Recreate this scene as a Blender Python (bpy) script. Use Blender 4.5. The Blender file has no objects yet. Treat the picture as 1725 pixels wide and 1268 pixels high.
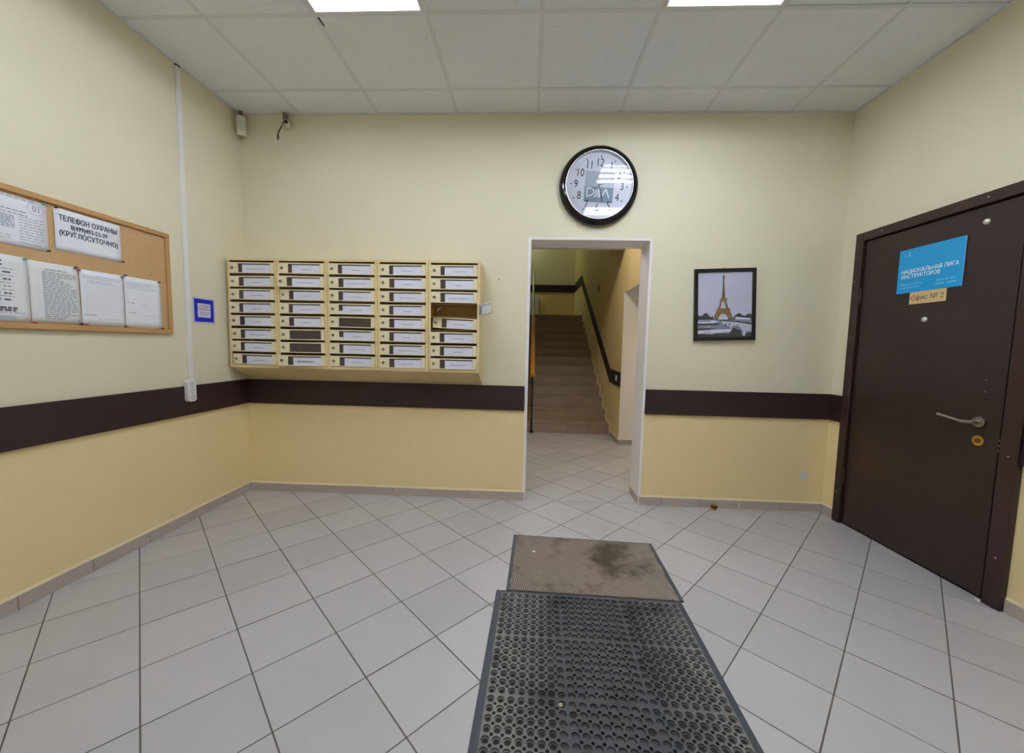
import bpy, math, random
from mathutils import Matrix, Vector
random.seed(7)
S = bpy.context.scene
COL = S.collection

# ------------------------------------------------------------------ camera
FPX = 652.1
cam_d = bpy.data.cameras.new('camera')
cam_d.sensor_fit = 'HORIZONTAL'; cam_d.sensor_width = 36.0
cam_d.lens = FPX / 1725 * 36.0
cam_d.clip_start = 0.05
cam = bpy.data.objects.new('camera', cam_d); COL.objects.link(cam)
YAW, PITCH, ROLL = 0.0432, -0.0788, -0.0217
Rm = (Matrix.Rotation(YAW, 3, 'Z') @ Matrix.Rotation(PITCH, 3, 'X') @ Matrix.Rotation(ROLL, 3, 'Y')
      @ Matrix.Rotation(math.pi/2, 3, 'X'))
cam.matrix_world = Matrix.Translation((-0.021, -3.006, 1.223)) @ Rm.to_4x4()
S.camera = cam

# ------------------------------------------------------------------ world, exposure, light levels
w = bpy.data.worlds.new('world'); S.world = w; w.use_nodes = True
w.node_tree.nodes['Background'].inputs[0].default_value = (0.9, 0.95, 1.0, 1)
w.node_tree.nodes['Background'].inputs[1].default_value = 0.02
S.view_settings.view_transform = 'Standard'; S.view_settings.look = 'None'
S.view_settings.gamma = 1.0; S.view_settings.use_curve_mapping = False
S.view_settings.exposure = 0.09
TUBE_POWER = 41.0          # fluorescent tubes of the lobby panels
TUBE_COL = (0.945, 0.985, 1.10)
PASSAGE_POWER = 50.0        # ceiling lamp in the passage
SIDE_POWER = 26.0  # added unseen lamp that brightens the jamb of the side opening
LANDING_POWER = 13.0       # ceiling lamp over the stair landing
S.cycles.max_bounces = 10; S.cycles.diffuse_bounces = 6; S.cycles.transparent_max_bounces = 8

# ------------------------------------------------------------------ measures
XL, XR, SR = -2.279, 2.261, 0.0278       # left wall, right wall at the back corner, its splay
HC = 2.935                               # ceiling height
YF = -4.3                                # wall behind the camera
RW_ANG = -math.pi/2 + SR
DX0, DX1, DZ = -0.032, 0.867, 2.034      # doorway
WT = 0.24                                # wall thickness

# ------------------------------------------------------------------ materials
def lin(c):
    return tuple(((v/255)/12.92 if v/255 <= .04045 else ((v/255+.055)/1.055)**2.4) for v in c) + (1,)
MATS = {}
def nodes_of(m):
    return m.node_tree.nodes, m.node_tree.links
def mat(name, col, rough=.5, metal=0.0, var=0.06, scale=12.0, bump=0.0, bscale=60.0, spec=None, emit=None, estr=0.0, coat=0.0):
    if name in MATS: return MATS[name]
    m = bpy.data.materials.new(name); m.use_nodes = True
    N, L = nodes_of(m); b = N['Principled BSDF']
    c = lin(col)
    b.inputs['Roughness'].default_value = rough; b.inputs['Metallic'].default_value = metal
    if spec is not None: b.inputs['Specular IOR Level'].default_value = spec
    if coat: b.inputs['Coat Weight'].default_value = coat; b.inputs['Coat Roughness'].default_value = .05
    tc = N.new('ShaderNodeTexCoord')
    nz = N.new('ShaderNodeTexNoise'); nz.inputs['Scale'].default_value = scale; nz.inputs['Detail'].default_value = 4
    L.new(tc.outputs['Object'], nz.inputs['Vector'])
    mx = N.new('ShaderNodeMix'); mx.data_type = 'RGBA'
    mx.inputs[6].default_value = tuple(v*(1-var) for v in c[:3])+(1,)
    mx.inputs[7].default_value = tuple(min(1, v*(1+var)) for v in c[:3])+(1,)
    L.new(nz.outputs['Fac'], mx.inputs[0]); L.new(mx.outputs[2], b.inputs['Base Color'])
    if bump:
        n2 = N.new('ShaderNodeTexNoise'); n2.inputs['Scale'].default_value = bscale; n2.inputs['Detail'].default_value = 3
        L.new(tc.outputs['Object'], n2.inputs['Vector'])
        bp = N.new('ShaderNodeBump'); bp.inputs['Strength'].default_value = bump; bp.inputs['Distance'].default_value = .004
        L.new(n2.outputs['Fac'], bp.inputs['Height']); L.new(bp.outputs['Normal'], b.inputs['Normal'])
    if emit:
        b.inputs['Emission Color'].default_value = tuple(emit)+(1,); b.inputs['Emission Strength'].default_value = estr
    MATS[name] = m; return m

CREAM, OCHRE = (225, 220, 194), (235, 215, 164)
def paint(name, split=None, stairs=False):
    """two-tone wall paint: cream above the dado rail, ochre below it"""
    m = mat(name, CREAM, .55, var=.02, scale=3, bump=.12, bscale=90)
    N, L = nodes_of(m); b = N['Principled BSDF']
    old = b.inputs['Base Color'].links[0].from_node
    g = N.new('ShaderNodeNewGeometry'); sx = N.new('ShaderNodeSeparateXYZ'); L.new(g.outputs['Position'], sx.inputs[0])
    gt = N.new('ShaderNodeMath'); gt.operation = 'GREATER_THAN'
    if stairs:
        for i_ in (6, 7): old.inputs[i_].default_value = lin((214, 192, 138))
        a = N.new('ShaderNodeMath'); a.operation = 'MULTIPLY_ADD'; a.inputs[1].default_value = .545; a.inputs[2].default_value = .83-.545*2.55
        L.new(sx.outputs['Y'], a.inputs[0])
        cl = N.new('ShaderNodeClamp'); cl.inputs['Min'].default_value = .83; cl.inputs['Max'].default_value = 2.75
        L.new(a.outputs[0], cl.inputs['Value']); L.new(cl.outputs[0], gt.inputs[1])
    else:
        gt.inputs[1].default_value = split
    L.new(sx.outputs['Z'], gt.inputs[0])
    mx = N.new('ShaderNodeMix'); mx.data_type = 'RGBA'
    mx.inputs[6].default_value = lin(OCHRE)
    L.new(gt.outputs[0], mx.inputs[0]); L.new(old.outputs[2], mx.inputs[7]); L.new(mx.outputs[2], b.inputs['Base Color'])
    return m
M_PAINT = paint('wall_paint', .815)
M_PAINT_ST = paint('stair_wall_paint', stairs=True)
M_PAINT_LD = paint('landing_wall_paint', 2.75)
M_WHITE = mat('white_plaster', (242, 240, 241), .6, var=.03, bump=.1)
M_RAIL = mat('dark_laminate', (40, 22, 23), .55, var=.12, scale=20)
M_DOOR = mat('brown_powder_coat', (40, 25, 23), .42, var=.05, scale=6, bump=.25, bscale=400)
M_DOORF = mat('brown_frame_paint', (46, 27, 25), .45, var=.05, scale=6)
M_BLACK = mat('black_gap', (12, 10, 10), .8)
M_CHROME = mat('chrome', (205, 205, 205), .18, 1.0, var=.02)
M_STEEL = mat('brushed_steel', (165, 160, 152), .32, 1.0, var=.05)
M_BRASS = mat('brass', (205, 172, 88), .25, 1.0, var=.05)
M_PLASTIC = mat('white_plastic', (232, 232, 230), .4, var=.02)
M_IVORY = mat('ivory_plastic', (228, 222, 208), .45, var=.03)
M_BEIGE = mat('beige_enamel', (224, 203, 152), .35, var=.02)
M_BEIGED = mat('beige_enamel_door', (234, 224, 190), .35, var=.02)
M_PANE = mat('smoked_window', (70, 60, 53), .3, var=.25, scale=30)
M_CARD = mat('label_card', (224, 228, 244), .6, var=.02)
M_PAPER = mat('paper', (236, 240, 248), .6, var=.015)
M_PAPERW = mat('paper_offwhite', (230, 233, 234), .6, var=.02)
M_INK = mat('grey_print', (128, 132, 146), .7, var=.02)
M_INKD = mat('dark_print', (62, 62, 74), .7, var=.02)
M_INKL = mat('pale_print', (186, 192, 205), .7, var=.02)
M_INKP = mat('pink_print', (206, 182, 196), .7)
M_WOOD = mat('oak_frame', (178, 138, 88), .5, var=.15, scale=14)
M_TILEG = mat('grout', (100, 94, 90), .9, var=.15, scale=30)
M_SKIRT = mat('skirting_tile', (178, 167, 159), .45, var=.06, scale=18)
M_CAULK = mat('cream_caulk', (225, 210, 172), .6)
M_RUBBER = mat('black_rubber', (62, 66, 72), .55, var=.2, scale=25)
M_GLASSBLK = mat('black_gloss', (12, 10, 14), .12, var=.02)

def tile_mat(name, col, rough, rnd=.06, grime=.05):
    m = mat(name, col, rough, var=grime, scale=7, bump=.03, bscale=220)
    N, L = nodes_of(m); b = N['Principled BSDF']; old = b.inputs['Base Color'].links[0].from_node
    oi = N.new('ShaderNodeObjectInfo'); mr = N.new('ShaderNodeMapRange')
    mr.inputs[3].default_value = 1-rnd; mr.inputs[4].default_value = 1+rnd
    L.new(oi.outputs['Random'], mr.inputs[0])
    hs = N.new('ShaderNodeHueSaturation'); L.new(mr.outputs[0], hs.inputs['Value']); L.new(old.outputs[2], hs.inputs['Color'])
    L.new(hs.outputs[0], b.inputs['Base Color']); return m
M_TILE = tile_mat('floor_tile', (184, 182, 184), .42)
M_STEPT = tile_mat('step_tile', (154, 139, 126), .45, .05)

def ceiling_mat():
    m = mat('mineral_tile', (231, 234, 242), .85, var=.03, scale=4)
    N, L = nodes_of(m); b = N['Principled BSDF']; old = b.inputs['Base Color'].links[0].from_node
    g = N.new('ShaderNodeNewGeometry')
    v = N.new('ShaderNodeTexVoronoi'); v.inputs['Scale'].default_value = 85; L.new(g.outputs['Position'], v.inputs['Vector'])
    n = N.new('ShaderNodeTexNoise'); n.inputs['Scale'].default_value = 18; L.new(g.outputs['Position'], n.inputs['Vector'])
    lt = N.new('ShaderNodeMath'); lt.operation = 'LESS_THAN'; lt.inputs[1].default_value = .14; L.new(v.outputs['Distance'], lt.inputs[0])
    g2 = N.new('ShaderNodeMath'); g2.operation = 'GREATER_THAN'; g2.inputs[1].default_value = .52; L.new(n.outputs['Fac'], g2.inputs[0])
    mu = N.new('ShaderNodeMath'); mu.operation = 'MULTIPLY'; L.new(lt.outputs[0], mu.inputs[0]); L.new(g2.outputs[0], mu.inputs[1])
    mx = N.new('ShaderNodeMix'); mx.data_type = 'RGBA'; mx.inputs[7].default_value = lin((138, 132, 124))
    L.new(mu.outputs[0], mx.inputs[0]); L.new(old.outputs[2], mx.inputs[6]); L.new(mx.outputs[2], b.inputs['Base Color'])
    return m
M_CEIL = ceiling_mat()
M_TBAR = mat('grid_paint', (217, 220, 227), .5, var=.02)

def cork_mat():
    m = mat('cork', (186, 153, 108), .85, var=.22, scale=160, bump=.3, bscale=300)
    return m
M_CORK = cork_mat()

def glass_mat():
    m = bpy.data.materials.new('clear_glass'); m.use_nodes = True
    N, L = nodes_of(m); N.remove(N['Principled BSDF']); o = N['Material Output']
    t = N.new('ShaderNodeBsdfTransparent'); g = N.new('ShaderNodeBsdfGlossy'); g.inputs['Roughness'].default_value = .03
    f = N.new('ShaderNodeFresnel'); f.inputs[0].default_value = 1.5
    mx = N.new('ShaderNodeMixShader'); L.new(f.outputs[0], mx.inputs[0]); L.new(t.outputs[0], mx.inputs[1]); L.new(g.outputs[0], mx.inputs[2])
    L.new(mx.outputs[0], o.inputs['Surface']); return m
M_GLASS = glass_mat()

# ------------------------------------------------------------------ mesh helpers
class MB:
    def __init__(s): s.v = []; s.f = []; s.mi = []; s.sm = []
    def add(s, vs, fs, mi=0, smooth=False):
        o = len(s.v); s.v += [tuple(p) for p in vs]
        for f in fs: s.f.append(tuple(i+o for i in f)); s.mi.append(mi); s.sm.append(smooth)
        return s
    def box(s, x0, x1, y0, y1, z0, z1, mi=0):
        v = [(x, y, z) for z in (z0, z1) for y in (y0, y1) for x in (x0, x1)]
        return s.add(v, [(0,2,3,1),(4,5,7,6),(0,1,5,4),(2,6,7,3),(0,4,6,2),(1,3,7,5)], mi)
    def prism(s, poly, axis, a, b, mi=0):
        """extrude a 2D polygon; axis 'x': poly=(y,z), 'y': poly=(x,z), 'z': poly=(x,y)"""
        def P(p, t):
            return {'x': (t, p[0], p[1]), 'y': (p[0], t, p[1]), 'z': (p[0], p[1], t)}[axis]
        n = len(poly); v = [P(p, a) for p in poly]+[P(p, b) for p in poly]
        fs = [tuple(range(n)), tuple(range(2*n-1, n-1, -1))]+[(i, (i+1) % n + 0, (i+1) % n+n, i+n) for i in range(n)]
        return s.add(v, fs, mi)
    def cyl(s, c, axis, r, a, b, n=20, mi=0, r2=None):
        r2 = r if r2 is None else r2; v = []
        for t, rr in ((a, r), (b, r2)):
            for i in range(n):
                ca, sa = rr*math.cos(2*math.pi*i/n), rr*math.sin(2*math.pi*i/n)
                v.append({'x': (t, c[0]+ca, c[1]+sa), 'y': (c[0]+ca, t, c[1]+sa), 'z': (c[0]+ca, c[1]+sa, t)}[axis])
        s.add(v, [(i, (i+1) % n, (i+1) % n+n, i+n) for i in range(n)], mi, True)
        s.add(v, [tuple(range(n))], mi); s.add(v, [tuple(range(2*n-1, n-1, -1))], mi); return s
    def lathe(s, prof, n=48, mi=0, closed=False):
        """revolve (r, y) profile around the local y axis"""
        v = []; k = len(prof)
        for i in range(n):
            a = 2*math.pi*i/n
            for r, y in prof: v.append((r*math.cos(a), y, r*math.sin(a)))
        fs = [(i*k+j, ((i+1) % n)*k+j, ((i+1) % n)*k+j+1, i*k+j+1) for i in range(n) for j in range(k-1)]
        return s.add(v, fs, mi, True)
    def tube(s, pts, r, n=8, mi=0):
        pts = [Vector(p) for p in pts]; v = []; rr = r if isinstance(r, (list, tuple)) else [r]*len(pts)
        for i, p in enumerate(pts):
            d = (pts[min(i+1, len(pts)-1)]-pts[max(i-1, 0)]).normalized()
            up = Vector((0, 0, 1)) if abs(d.z) < .9 else Vector((1, 0, 0))
            a = d.cross(up).normalized(); b = d.cross(a)
            for j in range(n):
                t = 2*math.pi*j/n; v.append(p+(a*math.cos(t)+b*math.sin(t))*rr[i])
        m = len(pts)
        s.add(v, [(i*n+j, i*n+(j+1) % n, (i+1)*n+(j+1) % n, (i+1)*n+j) for i in range(m-1) for j in range(n)], mi, True)
        s.add(v, [tuple(range(n)), tuple(range((m-1)*n+n-1, (m-1)*n-1, -1))], mi); return s
    def mesh(s, name, mats):
        me = bpy.data.meshes.new(name); me.from_pydata(s.v, [], s.f)
        for m in (mats if isinstance(mats, (list, tuple)) else [mats]): me.materials.append(m)
        for p, i, k in zip(me.polygons, s.mi, s.sm): p.material_index = i; p.use_smooth = k
        me.update()
        import bmesh
        bm = bmesh.new(); bm.from_mesh(me); bmesh.ops.recalc_face_normals(bm, faces=bm.faces); bm.to_mesh(me); bm.free()
        return me
    def build(s, name, mats, parent=None, loc=(0, 0, 0), rz=0.0, bevel=0.0):
        return obj(name, s.mesh(name, mats), parent, loc, rz, bevel)

def obj(name, me, parent=None, loc=(0, 0, 0), rz=0.0, bevel=0.0):
    o = bpy.data.objects.new(name, me); COL.objects.link(o)
    o.location = loc; o.rotation_euler = (0, 0, rz)
    if parent is not None: o.parent = parent
    if bevel and me is not None:
        b = o.modifiers.new('bevel', 'BEVEL'); b.width = bevel; b.segments = 2; b.limit_method = 'ANGLE'
    return o
def tag(o, label=None, cat=None, group=None, kind=None):
    if label: o['label'] = label
    if cat: o['category'] = cat
    if group: o['group'] = group
    if kind: o['kind'] = kind
    return o
def thing(name, label, cat, loc=(0, 0, 0), rz=0.0, group=None):
    return tag(obj(name, None, None, loc, rz), label, cat, group)
def struct(o, label=None):
    o['kind'] = 'structure'
    if label: o['label'] = label
    return o

def text_mesh(body, size):
    cu = bpy.data.curves.new('t', 'FONT'); cu.body = body; cu.size = size; cu.align_y = 'CENTER'; cu.resolution_u = 3
    o = bpy.data.objects.new('t', cu); COL.objects.link(o)
    dg = bpy.context.evaluated_depsgraph_get(); dg.update()
    me = bpy.data.meshes.new_from_object(o.evaluated_get(dg))
    v = [(q.co.x, q.co.y) for q in me.vertices]; f = [tuple(p.vertices) for p in me.polygons]
    bpy.data.objects.remove(o); bpy.data.curves.remove(cu); bpy.data.meshes.remove(me)
    return v, f
def text_mb(body, size, x, z, y, align='CENTER', sx=1.0, bold=0.0, mi=0, mb=None):
    """lettering as flat mesh in the local xz plane, facing -y"""
    # the letters with a stem through a bowl are set as a bowl plus a drawn stem
    plain = body.replace('ф', 'о').replace('Ф', 'О')
    v, f = text_mesh(plain, size)
    for i, ch in enumerate(body):
        if ch in 'фФ':
            a = max(q[0] for q in text_mesh(plain[:i], size)[0]) if i else 0.0
            b_ = max(q[0] for q in text_mesh(plain[:i+1], size)[0])
            c = (a+b_)/2+size*.02; hw = size*.045; zs = [q[1] for q in v]
            lo, hi = min(zs), max(zs)
            if ch == 'ф': lo, hi = lo-size*.2, hi+size*.03
            n = len(v); v = v+[(c-hw, lo), (c+hw, lo), (c+hw, hi), (c-hw, hi)]; f = f+[(n, n+1, n+2, n+3)]
    xs_ = [q[0] for q in v]; off = -(min(xs_)+max(xs_))/2 if align == 'CENTER' else 0.0
    mb = mb or MB()
    for q, (ox, oz) in enumerate([(0, 0)] if bold <= 0 else [(-bold, 0), (bold, 0), (0, bold*.6), (0, -bold*.6)]):     # heavier weight: overprinted
        mb.add([(x+ox+(p[0]+off)*sx, y-.00003*q, z+oz+p[1]) for p in v], f, mi)
    return mb
def wordbars(mb, x0, x1, z, h, y, mi=0, seed=0, wmin=.006, wmax=.02, gap=.35):
    """a line of print too small to read: word-sized bars"""
    r = random.Random(seed); x = x0
    while x < x1-wmin*.5:
        ww = min(r.uniform(wmin, wmax), x1-x)
        mb.add([(x, y, z-h/2), (x+ww, y, z-h/2), (x+ww, y, z+h/2), (x, y, z+h/2)], [(0, 1, 2, 3)], mi)
        x += ww+wmin*gap+r.uniform(0, wmin*.3)
    return mb
def quad(mb, x0, x1, z0, z1, y, mi=0):
    return mb.add([(x0, y, z0), (x1, y, z0), (x1, y, z1), (x0, y, z1)], [(0, 1, 2, 3)], mi)

def on_left(y, z, n=0.0): return (XL+n, y, z)
LEFT_RZ = math.pi/2
def on_right(s, z, n=0.0):
    d = Vector((math.cos(RW_ANG), math.sin(RW_ANG))); nn = Vector((math.sin(RW_ANG), -math.cos(RW_ANG)))
    p = Vector((XR, 0))+d*s+nn*n; return (p.x, p.y, z)

# ================================================================== SETTING
# ---- back wall with the doorway
b = MB()
b.box(XL-.2, DX0, 0, WT, 0, 3.08); b.box(DX1, XR+.25, 0, WT, 0, 3.08); b.box(DX0, DX1, 0, WT, DZ, 3.08)
wall_back = struct(b.build('wall_back', M_PAINT))
# white plastered reveal of the opening and its corner bead
b = MB(); t = .006; e = .017
b.box(DX0, DX0+t, -.002, WT+.002, 0, DZ); b.box(DX1-t, DX1, -.002, WT+.002, 0, DZ); b.box(DX0+t, DX1-t, -.002, WT+.002, DZ-t, DZ)
b.box(DX0-e, DX0, -.004, 0, 0, DZ+.010); b.box(DX1, DX1+e*.7, -.004, 0, 0, DZ+.010); b.box(DX0, DX1, -.004, 0, DZ, DZ+.010)
struct(b.build('trim_1', M_WHITE), 'white plaster reveal around the open doorway')
# ---- left wall, wall behind the camera
b = MB(); b.box(XL-.2, XL, YF, 0, 0, 3.08); struct(b.build('wall_left', M_PAINT))
b = MB(); b.box(XL-.2, XR+.4, YF-.2, YF, 0, 3.08); struct(b.build('wall_front', M_PAINT))
# ---- right wall (slightly splayed) with the office door opening
S0, S1, DOORZ = .150, 1.118, 2.035
b = MB(); b.box(-.05, S0, 0, .2, 0, 3.08); b.box(S1, 4.5, 0, .2, 0, 3.08); b.box(S0, S1, 0, .2, DOORZ, 3.08)
b.box(S0, S1, .15, .2, 0, DOORZ)
struct(b.build('wall_right', M_PAINT, loc=(XR, 0, 0), rz=RW_ANG))

# ---- dado rails
def rail(name, x0, x1, loc, rz, parent=None):
    m = MB(); m.box(x0, x1, -.018, 0, .721, .913)
    return struct(m.build(name, M_RAIL, loc=loc, rz=rz, bevel=.003), 'dark laminate dado rail board')
rail('trim_2', XL, DX0-.018, (0, 0, 0), 0); rail('trim_3', DX1+.014, XR, (0, 0, 0), 0)
rail('trim_4', YF, -.018, (XL, 0, 0), LEFT_RZ)
rail('trim_5', .018, .128, (XR, 0, 0), RW_ANG); rail('trim_6', 1.135, 4.2, (XR, 0, 0), RW_ANG)

# ---- skirting of cut floor tiles
def skirting(name, joints, loc, rz, h=.064):
    root = struct(obj(name, None, None, loc, rz))
    for i in range(len(joints)-1):
        m = MB(); m.box(joints[i]+.0015, joints[i+1]-.0015, -.009-random.uniform(0, .002), 0, 0, h+random.uniform(-.002, .002))
        m.build('skirting_tile', M_SKIRT, root, bevel=.001)
    m = MB(); m.prism([(0, h-.004), (-.008, h-.002), (-.006, h+.004), (0, h+.013)], 'x', joints[0], joints[-1]); m.build('caulk_line', M_CAULK, root)
    return root
def joints(a, b, first, step=.2985):
    out = [a]; x = first
    while x < b-.02:
        if x > a+.02: out.append(x)
        x += step
    return out+[b]
skirting('baseboard_back', joints(XL+.009, DX0-.002, -1.98), (0, 0, 0), 0)
skirting('baseboard_back_right', joints(DX1, XR-.009, 1.04), (0, 0, 0), 0)
skirting('baseboard_left', joints(YF, -.0, -1.464-.3*9, .3), (XL, 0, 0), LEFT_RZ)
skirting('baseboard_right', [0.0, .130], (XR, 0, 0), RW_ANG)
skirting('baseboard_right_near', joints(1.135, 4.2, 1.42), (XR, 0, 0), RW_ANG)
skirting('baseboard_doorway', [-WT, -.002], (DX1, 0, 0), -math.pi/2)
skirting('baseboard_doorway_left', [.002, WT], (DX0, 0, 0), math.pi/2)

# ---- floor: grout bed and diagonal tiles
TS, TA, TOX, TOY = .2989, .8098, -2.084, -1.1031
b = MB(); b.box(XL-.2, XR+.4, YF-.2, .24, -.1, -.0022); b.box(-1.5, 2.2, .24, 2.6, -.1, -.0022); b.box(-1.1, 1.44, 2.6, 7.7, -.1, -.0022)
floor = struct(b.build('floor', M_TILEG))
def clip(poly, a, b_, c):          # keep a*x+b*y<=c
    out = []
    for i in range(len(poly)):
        p, q = poly[i], poly[(i+1) % len(poly)]
        dp, dq = a*p[0]+b_*p[1]-c, a*q[0]+b_*q[1]-c
        if dp <= 0: out.append(p)
        if dp*dq < 0:
            t = dp/(dp-dq); out.append((p[0]+t*(q[0]-p[0]), p[1]+t*(q[1]-p[1])))
    return out
def area(p): return .5*abs(sum(p[i][0]*p[(i+1) % len(p)][1]-p[(i+1) % len(p)][0]*p[i][1] for i in range(len(p))))
ca, sa = math.cos(TA), math.sin(TA)
hs = TS/2-.0026
m = MB(); m.box(-hs, hs, -hs, hs, -.012, 0)
tile_full = m.mesh('floor_tile', M_TILE)
rest = MB()
for i in range(-40, 60):
    for j in range(-60, 40):
        cx = TOX+TS*((i+.5)*ca-(j+.5)*sa); cy = TOY+TS*((i+.5)*sa+(j+.5)*ca)
        if not (-3 < cx < 3 and YF-.4 < cy < 3): continue
        sq = [(cx+u*ca-v*sa, cy+u*sa+v*ca) for u, v in ((-hs, -hs), (hs, -hs), (hs, hs), (-hs, hs))]
        for region in (0, 1):
            p = sq
            if region == 0:
                for c in ((-1, 0, -XL), (1, SR, XR), (0, 1, .002 if not (DX0-.2 < cx < DX1+.2) else -.001), (0, -1, -YF)): p = clip(p, *c) if p else p
            else:
                if cy < -.3: continue
                for c in ((-1, 0, .9), (1, 0, 2.2), (0, -1, -.002), (0, 1, 2.47)): p = clip(p, *c) if p else p
            if not p or area(p) < 2e-4: continue
            if region == 0 and cy < -2.15:
                rest.prism(p, 'z', -.012, 0); continue
            dz = random.uniform(-.0007, .0004)
            if area(p) > .999*(2*hs)**2:
                o = obj('tile', tile_full, floor, (cx, cy, dz), TA+random.choice((0, 1, 2, 3))*math.pi/2)
            else:
                k = MB(); k.prism([(x-cx, y-cy) for x, y in p], 'z', -.012, 0); o = k.build('tile', M_TILE, floor, (cx, cy, dz))
tag(rest.build('tiles_near_entrance', M_TILE, floor), kind='stuff')

# ---- suspended ceiling
b = MB(); b.box(XL-.2, XR+.4, YF-.2, .24, 3.06, 3.16)
ceiling = struct(b.build('ceiling', M_WHITE))
gx = [XL]+[round(-1.8+.6*i, 3) for i in range(7)]+[2.4]
gy = [0.0, -.2746]
while gy[-1]-.6 > YF: gy.append(gy[-1]-.6)
gy.append(YF)
PANELS = [(-1.2, 2, 'y'), (.6, 2, 'x'), (-1.2, 4, 'y'), (.6, 4, 'x')]     # (x of left edge, row index, tube direction)
full_tile = None
for r in range(len(gy)-1):
    for c in range(len(gx)-1):
        x0, x1, y1, y0 = gx[c], gx[c+1], gy[r], gy[r+1]
        if any(abs(px-x0) < .01 and pr == r for px, pr, _ in PANELS): continue
        q = .0035
        poly = [(x0+q, y0+q), (x1-q, y0+q), (x1-q, y1-q), (x0+q, y1-q)]
        if c == len(gx)-2: poly = clip(poly, 1, SR, XR-.002)
        dz = random.choice((0, 0, 0, .001, .002))
        if len(poly) == 4 and abs(x1-x0-.6) < .001 and abs(y1-y0-.6) < .001:
            if full_tile is None:
                k = MB(); k.box(-.3+q, .3-q, -.3+q, .3-q, 0, .014); full_tile = k.mesh('ceiling_tile', M_CEIL)
            obj('ceiling_tile', full_tile, ceiling, ((x0+x1)/2, (y0+y1)/2, HC+.0015+dz))
        else:
            k = MB(); k.prism(poly, 'z', 0, .014); k.build('ceiling_tile', M_CEIL, ceiling, (0, 0, HC+.0015+dz))
def bar(x0, x1, y0, y1):
    k = MB(); k.box(x0, x1, y0, y1, HC, HC+.0012); k.box((x0+x1)/2-.001 if x1-x0 < .1 else x0, (x0+x1)/2+.001 if x1-x0 < .1 else x1,
        (y0+y1)/2-.001 if y1-y0 < .1 else y0, (y0+y1)/2+.001 if y1-y0 < .1 else y1, HC+.001, HC+.035)
    k.build('grid_bar', M_TBAR, ceiling)
for x in gx[1:-1]: bar(x-.012, x+.012, YF, 0)
for y in gy[1:-1]:
    for c in range(len(gx)-1):
        x0, x1 = gx[c]+(.012 if c else 0), gx[c+1]-.012
        if c == len(gx)-2: x1 = XR-SR*y-.004
        bar(x0, x1, y-.012, y+.012)
# wall angle around the edge
for x0, x1, y0, y1 in ((XL, XL+.019, YF, 0), (XL+.019, XR, -.019, 0)):
    k = MB(); k.box(x0, x1, y0, y1, HC-.0008, HC+.0004); k.build('edge_angle', M_TBAR, ceiling)
k = MB(); k.box(.02, 4.3, -.019, 0, HC-.0008, HC+.0004); k.build('edge_angle', M_TBAR, ceiling, (XR, 0, 0), RW_ANG)
# slipped tile edge that leaves a black gap by the left panel
k = MB(); k.prism([(-1.188, -.862), (-1.179, -.862), (-1.176, -.81), (-1.181, -.80)], 'z', HC-.0004, HC+.001); k.build('tile_gap', M_BLACK, ceiling)

# ---- ceiling light panels
M_TUBE = mat('lit_tube', (255, 255, 255), .5, emit=TUBE_COL, estr=TUBE_POWER)
M_PAN = mat('white_reflector', (238, 240, 242), .35, var=.01)
names = ['recessed ceiling light panel over the mailbox side of the lobby', 'recessed ceiling light panel nearest the clock',
         'recessed ceiling light panel above the camera, on the mailbox side', 'recessed ceiling light panel above the camera, on the office door side']
for (px, row, d), lb in zip(PANELS, names):
    yc = (gy[row]+gy[row+1])/2; xc = px+.3
    t = thing('ceiling_light', lb, 'ceiling light', (xc, yc, HC), group='recessed ceiling light panels')
    a = .286
    k = MB(); k.box(-a, a, -a, a, .078, .082); k.box(-a, -a+.003, -a, a, 0, .08); k.box(a-.003, a, -a, a, 0, .08); k.box(-a, a, -a, -a+.003, 0, .08); k.box(-a, a, a-.003, a, 0, .08)
    k.build('reflector', M_PAN, t)
    k = MB()
    for q in ((-a, a, -a, -a+.012), (-a, a, a-.012, a), (-a, -a+.012, -a+.012, a-.012), (a-.012, a, -a+.012, a-.012)): k.box(*q, -.004, .0)
    k.build('frame', M_PLASTIC, t)
    for i in range(4):
        o = (i-1.5)*.135
        k = MB(); k.cyl((o, .038), d, .013, -.262, .262, 12)
        if d == 'x': k = MB(); k.cyl((o, .038), 'x', .013, -.262, .262, 12)
        k.build('tube', M_TUBE, t)

# ================================================================== PASSAGE AND STAIRS
SX = 1.14; ST0, SD, SHH, NS = 2.462, .274, .1488, 13
LZ = NS*SHH; YT = ST0+(NS-1)*SD; YFAR = 7.5
k = MB()      # passage/stair right wall with the side opening
k.box(SX, SX+.3, 1.92, YFAR, 0, 4.8)
k.prism([(SX, 1.925), (SX+.3, 1.74), (SX+.3, 2.7), (SX, 2.7)], 'y', WT, 1.92)
k.box(SX, SX+.3, WT, 1.92, 2.7, 3.1)
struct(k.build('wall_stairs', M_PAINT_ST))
k = MB(); k.box(SX-.0, SX+.3, 1.914, 1.92, 0, 1.92)
struct(k.build('trim_7', M_WHITE), 'white plastered jamb of the side opening in the passage')
k = MB(); k.prism([(SX+.001, 1.923), (SX+.3, 1.738), (SX+.3, 1.732), (SX+.001, 1.917)], 'y', WT, 1.92)
struct(k.build('trim_8', M_WHITE), 'white plastered soffit of the side opening in the passage')
k = MB(); k.box(-.9, SX, YFAR, YFAR+.2, 0, 4.8); struct(k.build('wall_landing', M_PAINT_LD))
k = MB(); k.box(-1.1, -.9, WT, YFAR+.2, 0, 4.8); struct(k.build('wall_stairs_left', mat('bounce_cutting_paint', (150, 130, 92), .6)))  # unseen wall, coloured dark to lower the bounced light on the steps
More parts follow.
